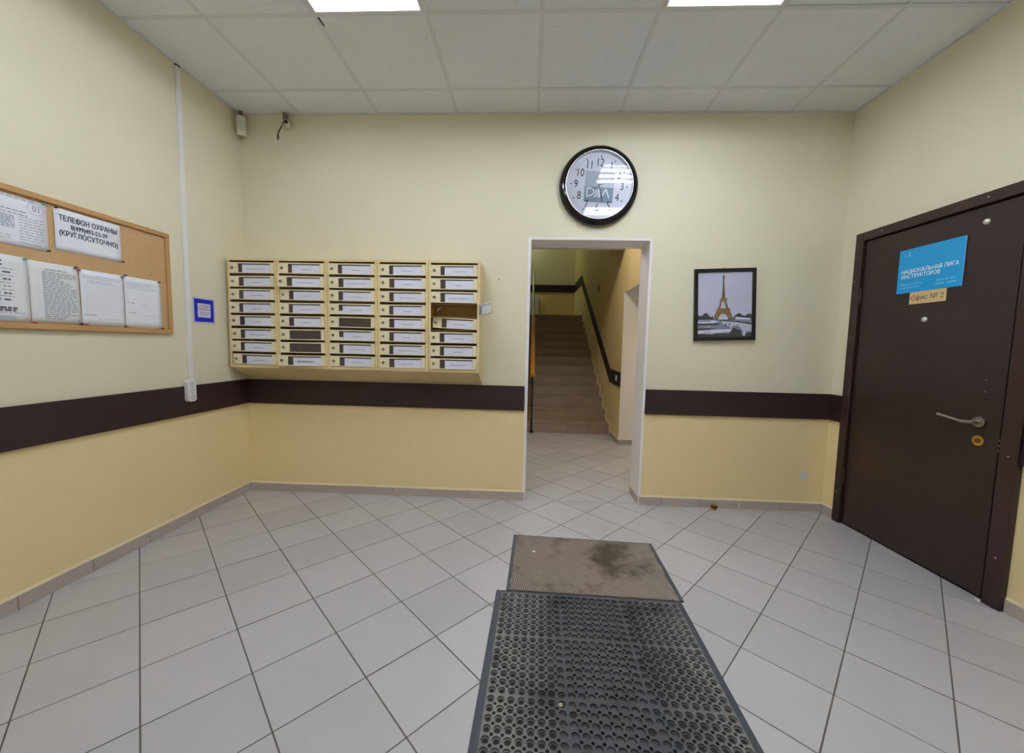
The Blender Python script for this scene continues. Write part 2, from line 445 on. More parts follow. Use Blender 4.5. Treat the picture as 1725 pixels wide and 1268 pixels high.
k = MB(); k.box(SX+.3, 2.4, 1.92, 2.1, 0, 3.1); k.box(2.3, 2.4, WT, 1.92, 0, 3.1); struct(k.build('wall_side_room', M_PAINT))
k = MB(); k.box(-1.1, 2.4, WT, 3.6, 2.96, 3.1); k.box(-.9, SX, 1.95, 2.10, 2.47, 2.96)      # unseen downstand beam, placed to cut the lamp's light on the stairs
struct(k.build('ceiling_passage', M_WHITE))
k = MB(); k.box(-1.1, SX+.3, 3.5, YFAR+.2, 4.8, 4.9); k.box(-1.1, SX+.3, 3.5, 3.6, 3.1, 4.8); struct(k.build('ceiling_stairs', mat('bounce_cutting_ceiling', (150, 145, 132), .8)))  # unseen ceiling, darkened so less light bounces onto the upper steps
# dado band following the stairs
k = MB()
top = [(1.925, .918), (2.56, .93), (6.02, 2.853), (YFAR, 2.862)]; bot = [(1.925, .735), (2.52, .745), (6.02, 2.655), (YFAR, 2.668)]
for i in range(3):
    k.prism([top[i], top[i+1], bot[i+1], bot[i]], 'x', SX-.016, SX)
struct(k.build('trim_9', M_RAIL), 'dark dado board climbing along the stairs')
k = MB(); k.box(-.9, SX-.016, YFAR-.016, YFAR, 2.668, 2.862); struct(k.build('trim_10', M_RAIL), 'dark dado board on the landing wall')
skirting('baseboard_stairs', [0, .27, .545], (SX, ST0, 0), -math.pi/2)
skirting('baseboard_side_opening', [SX, SX+.29], (0, 1.914, 0), 0)

stair = thing('staircase', 'tiled staircase climbing away behind the open doorway', 'stairs', (0, ST0, 0))
SXL = -.16
k = MB()
for i in range(NS):
    k.box(SXL, SX-.006, i*SD+.006, (NS-1)*SD+.3 if i == NS-1 else (i+1)*SD+.05, 0, (i+1)*SHH-.012)
k.box(-.89, SX-.006, (NS-1)*SD+.2, YFAR-ST0-.005, LZ-.25, LZ-.012)
k.build('concrete_core', M_TILEG, stair)
xs = [SX-.002]
while xs[-1] > SXL+.01: xs.append(max(SXL, xs[-1]-.2985))
for i in range(NS):
    step = obj('step', None, stair, (0, i*SD, i*SHH))
    for a_, b_ in zip(xs[1:], xs[:-1]):
        if b_-a_ < .03: continue
        m1 = MB(); m1.box(a_+.0015, b_-.0015, -.008, .006, .001, SHH-.0135); m1.build('riser_tile', M_STEPT, step)
        m1 = MB(); m1.box(a_+.0015, b_-.0015, -.014, SD-.009 if i < NS-1 else .3, SHH-.012, SHH); m1.build('tread_tile', M_STEPT, step)
k = MB(); k.box(-.89, SX-.004, (NS-1)*SD+.302, YFAR-ST0-.005, LZ-.012, LZ); k.build('landing_floor', M_STEPT, stair)
# stepped plaster edge on the stair wall
for i in range(NS):
    m1 = MB(); m1.box(SX-.014, SX, i*SD-.03, i*SD-.008, i*SHH, (i+1)*SHH+.025); m1.box(SX-.014, SX, i*SD-.008, (i+1)*SD-.03, (i+1)*SHH, (i+1)*SHH+.025)
    m1.build('wall_skirting', M_CAULK, stair)

hr = thing('stair_railing', 'dark metal stair railing with a wooden handrail beside the steps', 'railing', (0, ST0, 0))
sl = SHH/SD; RX = .035
k = MB()
p0 = Vector((RX, -.02, .835)); p1 = Vector((RX, 1.74, .835+1.76*sl))
def ob(mb, p, q, wx, hz, mi=0):
    v = [(p.x+sx*wx, p.y, p.z+sz*hz) for sz in (-1, 1) for sx in (-1, 1)]+[(q.x+sx*wx, q.y, q.z+sz*hz) for sz in (-1, 1) for sx in (-1, 1)]
    mb.add(v, [(0, 1, 3, 2), (4, 6, 7, 5), (0, 4, 5, 1), (2, 3, 7, 6), (0, 2, 6, 4), (1, 5, 7, 3)], mi)
ob(k, p0, p1, .033, .02)
k.build('handrail', mat('varnished_wood', (196, 132, 52), .22, var=.12, scale=10, coat=.5), hr, bevel=.01)
k = MB(); k.cyl((RX, -.02), 'z', .045, .80, .835, 20); k.build('handrail_end', MATS['varnished_wood'], hr, bevel=.006)
M_IRON = mat('black_iron', (26, 24, 24), .45)
k = MB(); k.box(RX-.012, RX+.012, -.03, -.006, 0, .81); k.cyl((RX, -.018), 'z', .028, 0, .03, 16); k.build('newel_post', M_IRON, hr)
for i in range(1, 7):
    yy = i*2*SD-.1
    m1 = MB(); m1.box(RX-.009, RX+.009, yy-.009, yy+.009, min(NS, int(yy/SD)+1)*SHH, .82+yy*sl); m1.build('baluster', M_IRON, hr)
for dz in (.28, .55):
    m1 = MB(); ob(m1, Vector((RX, 0, dz-.02)), Vector((RX, 3.4, dz-.02+3.4*sl)), .006, .01); m1.build('side_bar', M_IRON, hr)
# chrome rail that takes over on the landing
k = MB(); k.tube([(RX, 1.70, .835+1.72*sl), (RX, 3.2, .835+3.22*sl), (RX+.01, 3.5, .85+3.52*sl), (RX+.02, 3.9, .86+3.92*sl)], .024, 12); k.build('landing_handrail', mat('satin_rail', (150, 154, 160), .4, .4), hr)
rad = thing('radiator', 'white radiator on the landing wall behind the stair railing', 'radiator', (-.2, YFAR-.02, LZ))
for i in range(7):
    m1 = MB(); m1.box(-.4+i*.115, -.4+i*.115+.105, -.09, 0, .1, .62); m1.build('section', M_PLASTIC, rad, bevel=.012)
k = MB(); k.tube([(.38, -.045, .60), (.46, -.045, .60), (.49, -.045, .57), (.49, -.045, .02)], .012, 8); k.tube([(.38, -.045, .14), (.46, -.045, .14)], .012, 8); k.build('pipe', M_PLASTIC, rad)
for yy, zz, lb in ((2.083, .835, 'small white push button on the dado board by the stairs'),):
    k = MB(); k.box(-.018, .018, -.012, 0, -.035, .035); k.cyl((0, 0), 'y', .010, -.016, -.011, 12)
    tag(k.build('push_button', M_PLASTIC, None, (SX-.016, yy, zz), -math.pi/2, bevel=.004), lb, 'button')
k = MB(); k.box(-.04, .04, -.012, 0, -.06, .06); 
sw = thing('wall_switch', 'small switch plate high on the stair wall above the dado board', 'switch', (SX, 3.73, 2.235), -math.pi/2)
k.build('plate', mat('tan_plate', (150, 125, 80), .5), sw, bevel=.004)
k = MB(); k.box(-.014, .014, -.018, -.012, -.045, .03); k.build('rocker', M_BLACK, sw)

# lamps of passage, side room and landing: unseen, placed to reproduce the light there
def dome_lamp(lb, loc, power, col, r=.16):
    t = thing('dome_lamp', lb, 'ceiling light', loc)
    k = MB(); k.cyl((0, 0), 'z', r*1.05, -.02, 0, 32); k.build('base', M_PLASTIC, t)
    k = MB(); prof = [(r*math.cos(a), -.02-r*.55*math.sin(a)) for a in [i*math.pi/2/8 for i in range(9)]]
    v = []; n = 32
    for i in range(n):
        for rr, zz in prof: v.append((rr*math.cos(2*math.pi*i/n), rr*math.sin(2*math.pi*i/n), zz))
    k.add(v, [(i*9+j, ((i+1) % n)*9+j, ((i+1) % n)*9+j+1, i*9+j+1) for i in range(n) for j in range(8)], 0, True)
    k.build('shade', mat('lit_shade_'+lb.split()[2], (255, 255, 255), .5, emit=col, estr=power), t)
dome_lamp('round ceiling passage lamp just behind the doorway', (.25, 1.30, 2.957), PASSAGE_POWER, (1, .93, .82))
dome_lamp('unseen ceiling side lamp added beyond the opening of the passage', (1.85, 1.05, 2.957), SIDE_POWER, (1, .95, .9))
dome_lamp('round ceiling landing lamp at the head of the stairs', (-.5, 6.95, 4.8), LANDING_POWER, (.86, 1.0, .66), .3)
#@OBJECTS

# ================================================================== OFFICE DOOR (right wall)
door = struct(obj('door_1', None, None, (XR, 0, 0), RW_ANG), 'dark brown metal office door with lever handle and blue sign')
FO0, FO1, FZ = .135, 1.135, 2.045
k = MB(); k.box(FO0, .196, -.03, .0, 0, FZ); k.box(S0, .196, 0, .12, 0, FZ-.02)
k.build('frame_jamb', M_DOORF, door, bevel=.003)
k = MB(); k.box(1.062, FO1, -.03, 0, 0, FZ); k.box(1.062, S1, 0, .12, 0, FZ-.02); k.build('frame_jamb', M_DOORF, door, bevel=.003)
k = MB(); k.box(.196, 1.062, -.03, 0, 1.988, FZ); k.box(.196, 1.062, 0, .12, 1.988, FZ-.02); k.build('frame_head', M_DOORF, door, bevel=.003)
k = MB(); k.box(.196, 1.062, .10, .13, 0, 1.988); k.build('shadow_rebate', M_BLACK, door)  # black sheet standing in for the shade in the gap round the leaf
M_STUD = mat('satin_chrome', (225, 222, 216), .35, .6, var=.02)
leaf = MB().box(.202, 1.044, -.012, .05, .012, 1.982).build('leaf', M_DOOR, door, bevel=.004)
LV, LS = .889, .958
k = MB(); k.cyl((LS, LV), 'y', .027, -.022, -.012, 28); k.cyl((LS, LV), 'y', .012, -.05, -.022, 16); k.build('handle_rose', M_STEEL, leaf, bevel=.002)
k = MB(); k.tube([(LS+.006, -.052, LV), (LS-.02, -.055, LV-.003), (LS-.05, -.056, LV-.004), (LS-.08, -.058, LV+.002), (LS-.115, -.060, LV+.009), (LS-.15, -.058, LV+.012), (LS-.158, -.056, LV+.014)],
    [.008, .0085, .0075, .007, .0065, .007, .009], 12); k.build('lever_handle', M_STEEL, leaf)
k = MB(); k.cyl((.962, .794), 'y', .026, -.018, -.012, 28); k.build('lock_escutcheon', M_BRASS, leaf, bevel=.002)
k = MB(); k.cyl((.962, .794), 'y', .012, -.021, -.018, 18); k.box(.961, .963, -.0215, -.021, .786, .798, 0); k.build('lock_cylinder', mat('dull_brass', (120, 92, 48), .4, 1.0), leaf)
for s_, z_, r_ in ((.634, 1.428, .016), (.889, 1.901, .0155)):
    k = MB(); k.lathe([(.0004, -.024), (r_*.5, -.023), (r_*.9, -.018), (r_, -.012)], 20); k.build('chrome_stud', M_STUD, leaf, (s_, 0, z_))
for s_, z_ in ((.962, 1.105), (.966, 1.045)):
    k = MB(); k.cyl((s_, z_), 'y', .003, -.0135, -.012, 8); k.build('screw_hole', M_STEEL, leaf)
for z_ in (.815, .79, .765):
    k = MB(); k.cyl((1.053, z_), 'y', .005, -.02, .1, 10); k.build('lock_bolt', M_STEEL, leaf)
for s_, z_ in ((.155, 1.72), (.158, 1.33), (.158, .8), (.158, .22), (.33, 2.018), (.9, 2.018), (1.10, .75), (1.10, .25)):
    k = MB(); k.cyl((s_, z_), 'y', .005, -.0315, -.03, 10); k.build('screw', M_STEEL, door)
for z_ in (1.62, .35):
    k = MB(); k.cyl((.199, -.018), 'z', .008, z_-.05, z_+.05, 12); k.build('hinge', M_DOORF, door)
k = MB(); k.prism([(1.04, -.036), (1.066, -.040), (1.062, -.03), (1.045, -.022)], 'z', .0005, .006); tag(k.build('paint_chip', M_PAPERW, None, (XR, 0, 0), RW_ANG), 'white chip lying at the foot of the office door frame', 'debris')

# ---- signs on the door
bs = thing('door_sign', 'bright blue office sign with white lettering on the brown door', 'sign', on_right(.631, 1.595, .0125), RW_ANG)
k = MB(); k.box(-.18, .18, -.004, 0, 0, .262); k.build('plate', mat('sky_blue_acrylic', (14, 152, 214), .3, var=.04, scale=4), bs, bevel=.001)
M_SIGNW = mat('white_lettering', (240, 248, 252), .5, var=.01); M_SIGNP = mat('pale_blue_lettering', (120, 200, 236), .5, var=.01)
y_ = -.0046
k = text_mb('НАЦИОНАЛЬНАЯ ЛИГА', .0315, -.157, .126, y_, 'LEFT', .86, .0005)
text_mb('ИНСТРУКТОРОВ', .0315, -.157, .096, y_, 'LEFT', .86, .0005, mb=k)
k.build('title_lettering', M_SIGNW, bs)
k = text_mb('Режим работы:', .018, -.157, .050, y_, 'LEFT', 1.0, .0004)
wordbars(k, -.157, -.04, .031, .006, y_, seed=3, wmin=.010, wmax=.022)
wordbars(k, .045, .15, .050, .006, y_, seed=4, wmin=.010, wmax=.02); wordbars(k, .045, .155, .030, .007, y_, seed=5, wmin=.03, wmax=.05)
k.build('small_print', M_SIGNP, bs)
k = MB(); k.cyl((-.143, .228), 'y', .004, y_, y_+.0004, 12); 
for i in range(3): wordbars(k, -.125, -.098-.004*(i == 1), .238-.009*i, .005, y_, seed=i, wmin=.012, wmax=.02)
k.build('logo', M_SIGNP, bs)
k = MB(); k.box(.1785, .18, -.0045, -.003, 0, .262); k.build('pale_edge', mat('pale_acrylic_edge', (190, 200, 245), .3), bs)  # pale strip along the right edge of the plate
pl = thing('office_plaque', 'small tan plaque reading Офис № 2 below the blue sign', 'plaque', on_right(.637, 1.523, .0125), RW_ANG)
k = MB(); k.box(-.101, .101, -.003, 0, 0, .0715); k.build('plate', mat('tan_plaque', (205, 178, 128), .45, var=.05), pl, bevel=.001)
text_mb('Офис № 2', .040, 0, .034, -.0034, 'CENTER', .98, .0002).build('lettering', mat('brown_lettering', (96, 70, 42), .6), pl)

# ================================================================== MAILBOXES
UW, UD, UZ0, UZ1 = .3735, .21, 1.022, 1.8205
RP, DH = .0954, .0775
unit_labels = ['leftmost beige mailbox bank, tight against the room corner', 'second beige mailbox bank from the corner, with two empty dark windows',
    'middle beige mailbox bank, with one empty dark window', 'fourth beige mailbox bank, every door shut with its card',
    'rightmost beige mailbox bank, one door swung wide open']
g_ = .0013; T = .0022; FW = .0175
k = MB()
prof = [(0, -.102), (-UD, 0), (-UD, UZ1-UZ0), (0, UZ1-UZ0)]
k.prism(prof, 'x', g_, g_+T); k.prism(prof, 'x', UW-g_-T, UW-g_)
k.box(g_, UW-g_, -UD, 0, UZ1-UZ0-T, UZ1-UZ0)
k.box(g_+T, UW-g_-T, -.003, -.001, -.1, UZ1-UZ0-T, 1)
k.prism([(0, -.102), (-UD, 0), (-UD, .003), (0, -.099)], 'x', g_+T, UW-g_-T)
k.box(g_, g_+FW, -UD-.001, -UD+.002, 0, UZ1-UZ0); k.box(UW-g_-FW, UW-g_, -UD-.001, -UD+.002, 0, UZ1-UZ0)
k.box(g_+FW, UW-g_-FW, -UD-.001, -UD+.002, UZ1-UZ0-.017, UZ1-UZ0); k.box(g_+FW, UW-g_-FW, -UD-.001, -UD+.002, 0, .0185)
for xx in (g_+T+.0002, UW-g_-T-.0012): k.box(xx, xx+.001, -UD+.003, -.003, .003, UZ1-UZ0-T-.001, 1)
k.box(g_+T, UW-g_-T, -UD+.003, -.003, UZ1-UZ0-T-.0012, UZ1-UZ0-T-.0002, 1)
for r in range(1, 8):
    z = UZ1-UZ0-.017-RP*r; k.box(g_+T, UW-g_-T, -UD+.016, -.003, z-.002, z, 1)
BODY = k.mesh('mailbox_body', [M_BEIGE, mat('mailbox_shaded_inside', (190, 160, 104), .6)])  # same enamel inside, its shade put into a darker beige
DWD = UW-2*g_-2*FW-.003
# door mesh, origin at its right hinge edge, bottom
wx0, wx1, wz0, wz1 = -DWD+.068, -DWD+.306, .0055, .0695
k = MB(); dt = .010
k.box(-DWD, wx0, -dt, 0, 0, DH); k.box(wx1, 0, -dt, 0, 0, DH); k.box(wx0, wx1, -dt, 0, 0, wz0); k.box(wx0, wx1, -dt, 0, wz1, DH)
DOORM = k.mesh('mailbox_door', M_BEIGED)
PANEM = MB().box(wx0, wx1, -dt+.004, -dt+.006, wz0, wz1).mesh('window', M_PANE)
k = MB(); k.cyl((-DWD+.023, DH*.5), 'y', .0105, -dt-.003, -dt, 18, 0); k.cyl((-DWD+.0225, DH*.5), 'y', .0075, -dt-.005, -dt-.003, 14, 0); k.box(-DWD+.0215, -DWD+.0235, -dt-.0055, -dt-.005, DH*.5-.005, DH*.5+.005, 1)
LOCKM = k.mesh('lock', [M_STEEL, M_BLACK])
CARDM = [MB().box(wx0+o, wx1-.001, -dt+.0018, -dt+.0026, wz0-.0, wz1-.0085).mesh('name_card', M_CARD) for o in (.030, .033, .037)]
PRINTM = []
for i in range(9):
    r = random.Random(50+i); half = r.choice((.032, .045, .058, .07)); cx = (wx0+wx1)/2+.016
    PRINTM.append(wordbars(MB(), cx-half, cx+half, .030, .0042, -dt+.0015, seed=i, wmin=.012, wmax=.03, gap=.18).mesh('card_print', mat('card_ink', (150, 154, 170), .7)))
NAMEM = text_mb('КОВАЛЕВСКОЙ Н.А.', .0165, (wx0+wx1)/2+.008, .030, -dt+.0015, 'CENTER', .75, .0004).mesh('card_print', M_INKD)
STUBM = MB().box(wx0+.001, wx0+.03, -dt+.002, -dt+.0028, wz0, wz0+.02).mesh('loose_slip', M_PAPERW)
EMPTY = {(1, 5), (1, 6), (2, 4)}; SLIP = {(2, 3), (2, 5)}
AJAR = {(1, 1): 4.2, (1, 7): 6.0, (0, 7): -2.0, (0, 5): -1.0, (0, 3): .6, (4, 4): -7.5, (4, 5): 3.0, (4, 7): 1.6, (4, 6): .6, (2, 0): 1.2, (3, 0): .4, (2, 7): -.7, (1, 2): -1.2, (4, 3): 114}
for u in range(5):
    ux = -2.2515+u*UW
    box = thing('mailbox_bank', unit_labels[u], 'mailboxes', (ux, 0, UZ0), group='beige mailbox banks')
    obj('body', BODY, box)
    for r in range(8):
        z = UZ1-UZ0-.017-.0145-RP*r-DH
        d = obj('door', DOORM, box, (UW-g_-FW-.0015, -UD+.004, z), 0)
        a = AJAR.get((u, r), random.uniform(-.25, .35))
        d.rotation_euler = (0, math.radians(random.uniform(-.4, .4)), math.radians(a))
        if (u, r) == (4, 3): d.location = (UW-g_-FW*.6, -UD-.004, z+.006); d['label'] = 'mailbox door swung wide open'
        if (u, r) == (4, 4): d.rotation_euler[1] = math.radians(2.2); d.location.y += .004; d.location.z += .002; d['label'] = 'loose door sagging inwards'
        obj('lock', LOCKM, d); obj('window', PANEM, d)
        if (u, r) not in EMPTY:
            obj('name_card', CARDM[(u*3+r*5) % 3], d)
            obj('card_print', NAMEM if (u, r) == (1, 7) else PRINTM[(u*7+r*4) % 9], d)
        if (u, r) in SLIP: obj('loose_slip', STUBM, d)
        if (u, r) == (4, 3):     # leaflet stuck to the inside of the open door
            k = MB(); k.box(-.30, -.06, .0005, .0015, .004, .072); k.build('leaflet', M_PAPER, d)
            k = MB()
            for q in range(7): k.box(-.29+.034*q, -.275+.034*q, .0016, .0018, .058, .068)
            for q in range(4): k.box(-.10, -.065, .0016, .0018, .008+.013*q, .016+.013*q)
            k.build('leaflet_print', M_INKD, d)
k = MB(); k.tube([(0, 0, 0), (.01, .01, .022), (.022, .03, .036), (.03, .05, .04)], .0014, 6)
tag(k.build('loose_wire', M_PLASTIC, None, (-2.2515+4*UW+.062, -UD+.002, 1.455)), 'short white wire poking out of the open mailbox', 'wire')

# ================================================================== CLOCK
clk = thing('wall_clock', 'large round wall clock with black rim above the doorway', 'clock', (.458, 0, 2.409))
clk.rotation_euler = (0, math.radians(3.3), 0)
k = MB(); k.lathe([(.262, 0), (.283, -.004), (.289, -.018), (.286, -.036), (.276, -.05), (.262, -.058), (.250, -.061)], 72)
k.lathe([(.250, -.061), (.245, -.05)], 72); k.build('rim', M_GLASSBLK, clk)
k = MB(); k.lathe([(.2465, -.052), (.246, -.064), (.243, -.066), (.239, -.063), (.238, -.042)], 72); k.build('bezel', M_CHROME, clk)
k = MB(); k.cyl((0, 0), 'y', .2395, -.042, -.002, 72); k.build('face', mat('clock_face', (226, 230, 244), .5, var=.01), clk)
k = MB()
for i in range(60):
    a = math.radians(6*i); r0, r1, ww = (.196, .210, .0035) if i % 5 == 0 else (.203, .210, .0012)
    s_, c_ = math.sin(a), math.cos(a)
    k.add([(r*s_+e_*ww*c_, -.0426, r*c_-e_*ww*s_) for r in (r0, r1) for e_ in (-1, 1)], [(0, 1, 3, 2)], 0 if i % 5 == 0 else 1)
k.build('minute_marks', [M_INKD, M_INK], clk)
k = MB()
for h in range(1, 13):
    a = math.radians(30*h); rr = .168 if h in (9, 3) else .160
    text_mb(str(h), .080, rr*math.sin(a), rr*math.cos(a), -.0426, 'CENTER', .78, .0003, mb=k)
k.build('numerals', mat('clock_ink', (48, 50, 66), .6), clk)
k = MB(); quad(k, -.103, .108, -.012, .098, -.0424, 0); quad(k, -.103, .108, -.122, -.012, -.0424, 1)
def stroke(mb, pts, wd, y, mi):
    for q, ((x0, z0), (x1, z1)) in enumerate(zip(pts[:-1], pts[1:])):
        y -= .00006
        L_ = math.hypot(x1-x0, z1-z0); nx, nz = -(z1-z0)/L_*wd/2, (x1-x0)/L_*wd/2
        mb.add([(x0+nx, y, z0+nz), (x0-nx, y, z0-nz), (x1-nx, y, z1-nz), (x1+nx, y, z1+nz)], [(0, 1, 2, 3)], mi)
def lp(px, py): return (-.103+(px-255)/935*.211, -.012-(py-605)/495*.110)
for s_ in ([(345, 650), (345, 920)], [(340, 650), (480, 655), (555, 710), (575, 780), (530, 850), (440, 895), (340, 922)], [(640, 690), (628, 900), (575, 925)],
           [(703, 660), (703, 935)], [(735, 612), (760, 935)], [(818, 920), (950, 655), (1068, 938)]):
    stroke(k, [lp(*q) for q in s_], .0085, -.0427, 2)
k.build('emblem', [mat('emblem_pale', (178, 190, 200), .6), mat('emblem_grey', (134, 152, 170), .6), M_SIGNW], clk)
M_HAND = mat('clock_hand', (70, 82, 110), .4)
def hand(name, deg, L_, wd, y, back=.03):
    a = math.radians(deg); s_, c_ = math.sin(a), math.cos(a); m = MB()
    pts = [(-wd*.6, -back), (wd*.6, -back), (wd, L_*.6), (0, L_), (-wd, L_*.6)]
    m.prism([(x*c_+z*s_, -x*s_+z*c_) for x, z in pts], 'y', y, y-.0012); m.build(name, M_HAND, clk)
hand('hour_hand', 30*8.1, .066, .0055, -.045); hand('minute_hand', 162, .135, .0045, -.048)
k = MB(); k.cyl((0, 0), 'y', .008, -.051, -.042, 16); k.build('hand_hub', M_HAND, clk)
k = MB(); k.lathe([(.2385, -.060), (.2, -.0605), (.1, -.061), (.0005, -.0612)], 48); k.build('glass', M_GLASS, clk)

# ================================================================== PICTURE
pic = thing('framed_picture', 'black framed print of an iron tower and a river bridge', 'picture', (1.437, -.012, 1.298))
pic.rotation_euler = (math.radians(-1.2), math.radians(-2.2), 0)
PW, PH, FWd = .448, .532, .026
k = MB()
for q in ((-PW/2, PW/2, 0, FWd), (-PW/2, PW/2, PH-FWd, PH), (-PW/2, -PW/2+FWd, FWd, PH-FWd), (PW/2-FWd, PW/2, FWd, PH-FWd)): k.box(q[0], q[1], -.018, 0, q[2], q[3])
k.build('frame', mat('black_frame', (16, 13, 18), .35), pic, bevel=.002)
def sky_mat():
    m = mat('print_sky', (192, 196, 220), .4, var=.10, scale=5); return m
PM = [sky_mat(), mat('print_tower', (132, 98, 64), .4, var=.3, scale=60), mat('print_trees', (54, 58, 64), .4, var=.4, scale=60),
      mat('print_water', (126, 134, 164), .4, var=.4, scale=18), mat('print_stone', (196, 200, 218), .4, var=.2, scale=30), mat('print_dark', (44, 46, 50), .4, var=.3, scale=30), mat('print_pale', (216, 220, 236), .4, var=.06, scale=20), mat('print_tower_top', (98, 78, 74), .4, var=.25, scale=60)]
k = MB(); IW, IH = PW-2*FWd, PH-2*FWd
def pp(fx, fy): return (-IW/2+fx*IW, FWd+(1-fy)*IH)
def poly(pts, mi, lay): k.add([(x, -.008-.00025*lay, z) for x, z in [pp(*q) for q in pts]], [tuple(range(len(pts)))], mi)
def strip(a_, b_, mi, lay):          # between two polylines of equal length
    for i in range(len(a_)-1): poly([a_[i], a_[i+1], b_[i+1], b_[i]], mi, lay)
poly([(0, 0), (1, 0), (1, 1), (0, 1)], 0, 0)
poly([(0, .72), (1, .72), (1, 1), (0, 1)], 3, 1)
r = random.Random(4)
tl = [(i/24, .655+.025*math.sin(i*1.3)+r.uniform(-.012, .012)) for i in range(25)]
strip([q for q in tl if q[0] <= .30], [(q[0], .725) for q in tl if q[0] <= .30], 2, 2)
strip([q for q in tl if q[0] >= .66], [(q[0], .735) for q in tl if q[0] >= .66], 2, 2)
poly([(.30, .70), (.66, .70), (.66, .735), (.30, .725)], 2, 2)
poly([(.70, .69), (.98, .715), (.98, .735), (.70, .73)], 6, 3)
# tower
C_ = .475
strip([(C_-.012, .10), (C_-.018, .24), (C_-.034, .40)], [(C_+.012, .10), (C_+.018, .24), (C_+.034, .40)], 7, 4)
poly([(C_-.02, .055), (C_+.02, .055), (C_+.017, .10), (C_-.017, .10)], 7, 5); poly([(C_-.003, 0.015), (C_+.003, .015), (C_+.003, .06), (C_-.003, .06)], 7, 4)
poly([(C_-.066, .40), (C_+.066, .40), (C_+.06, .448), (C_-.06, .448)], 1, 5)
poly([(C_-.055, .448), (C_-.022, .448), (C_-.052, .56), (C_-.10, .56)], 1, 4); poly([(C_+.022, .448), (C_+.055, .448), (C_+.10, .56), (C_+.052, .56)], 1, 4)
poly([(C_-.12, .555), (C_+.12, .555), (C_+.135, .615), (C_-.135, .615)], 1, 5)
ar = [(-.105+.21*i/8) for i in range(9)]
strip([(C_+x_*1.25, .612) for x_ in ar], [(C_+x_, .64+.085*(abs(x_)/.105)**2.2) for x_ in ar], 1, 4)
poly([(C_-.135, .615), (C_-.115, .615), (C_-.13, .725), (C_-.185, .725)], 1, 4); poly([(C_+.115, .615), (C_+.135, .615), (C_+.185, .725), (C_+.13, .725)], 1, 4)
poly([(C_-.09, .70), (C_+.09, .70), (C_+.09, .725), (C_-.09, .725)], 6, 5)
# boat, banks, bridge
poly([(0, .79), (.35, .785), (.45, .80), (0, .815)], 5, 3); poly([(0, .87), (.25, .865), (.25, .885), (0, .89)], 5, 3)
poly([(0, .745), (.32, .74), (.40, .77), (0, .785)], 6, 3); poly([(0, .895), (.66, .875), (.66, .92), (0, .945)], 6, 3); poly([(0, .95), (.62, .945), (.62, 1), (0, 1)], 5, 3)
poly([(.60, .93), (.66, .86), (.80, .90), (.84, 1), (.60, 1)], 5, 4); poly([(.84, .96), (1, .93), (1, 1), (.84, 1)], 5, 4)
strip([(.42, .735), (.70, .75), (1, .79)], [(.42, .75), (.70, .768), (1, .815)], 5, 5)
up = [(.44, .752), (.55, .760), (.60, .764), (.66, .77), (.74, .775), (.82, .785), (.90, .80), (1, .815)]
lo = [(.44, .775), (.53, .84), (.58, .82), (.62, .87), (.66, .83), (.74, .815), (.84, .90), (1, .92)]
strip(up, lo, 4, 5)
for xa, za, ww_, hh_ in ((.5, .80, .035, .035), (.585, .795, .03, .02)): poly([(xa, za+hh_), (xa+.005, za), (xa+ww_*.6, za-.012), (xa+ww_, za+hh_*.4), (xa+ww_, za+hh_)], 5, 6)
for q in range(9): poly([(.02+.05*(q % 4), .75+.028*q), (.26+.06*(q % 3), .748+.028*q), (.24+.06*(q % 3), .757+.028*q), (.02+.05*(q % 4), .756+.028*q)], 6 if q % 2 else 5, 4)
poly([(.84, .88), (.90, .91), (.88, .985), (.845, .985)], 4, 6)
k.build('print', PM, pic)
k = MB(); quad(k, -IW/2, IW/2, FWd, PH-FWd, -.0115); k.build('glazing', M_GLASS, pic)
k = MB(); k.tube([(-.02, -.002, PH), (0, -.002, PH+.012), (.02, -.002, PH)], .0012, 6); k.build('hanger', M_STEEL, pic)

# ================================================================== CORK BOARD, NOTICES, PINS (left wall)
CB0, CB1, CZ0, CZ1 = -1.85, -.655, 1.252, 1.863
cb = thing('cork_board', 'wood framed cork notice board on the cream wall', 'notice board', on_left(0, CZ0), LEFT_RZ)
H_ = CZ1-CZ0; f_ = .0262
k = MB(); k.box(CB0+.01, CB1-.01, -.010, 0, .01, H_-.01); k.build('cork_panel', M_CORK, cb)
for q in ((CB0, CB1, 0, f_), (CB0, CB1, H_-f_, H_), (CB0, CB0+f_, f_, H_-f_), (CB1-f_, CB1, f_, H_-f_)):
    k = MB(); k.box(q[0], q[1], -.022, 0, q[2], q[3]); k.build('frame_rail', M_WOOD, cb, bevel=.003)
tag(MB().box(-.012, .012, -.012, 0, 0, .012).build('hanging_bracket', M_IVORY, None, on_left(-.762, CZ1), LEFT_RZ, .002), 'tiny bracket on top of the notice board', 'bracket')
def sheet(name, lb, y0, y1, z0, z1, m, tilt=0.0, curl=.004):
    t = thing(name, lb, 'paper', on_left((y0+y1)/2, z0, .0105), LEFT_RZ)
    t.rotation_euler = (0, math.radians(tilt), LEFT_RZ)
    w2, h = (y1-y0)/2, z1-z0; k = MB(); n = 8; v = []
    for j in range(n+1):
        for i in range(n+1):
            u, vv = i/n, j/n
            d = -.0006-curl*(abs(2*u-1)**2.5*.35+math.sin(vv*math.pi)*.5*abs(2*u-1))
            v += [(-w2+2*w2*u, d, h*vv)]
    k.add(v, [(j*(n+1)+i, j*(n+1)+i+1, (j+1)*(n+1)+i+1, (j+1)*(n+1)+i) for j in range(n) for i in range(n)], 0, True)
    o = k.build('sheet', m, t); so = o.modifiers.new('thickness', 'SOLIDIFY'); so.thickness = .0004
    t['curl'] = curl
    return t, w2, h
PY = -.0050    # print sits on the bowed sheet
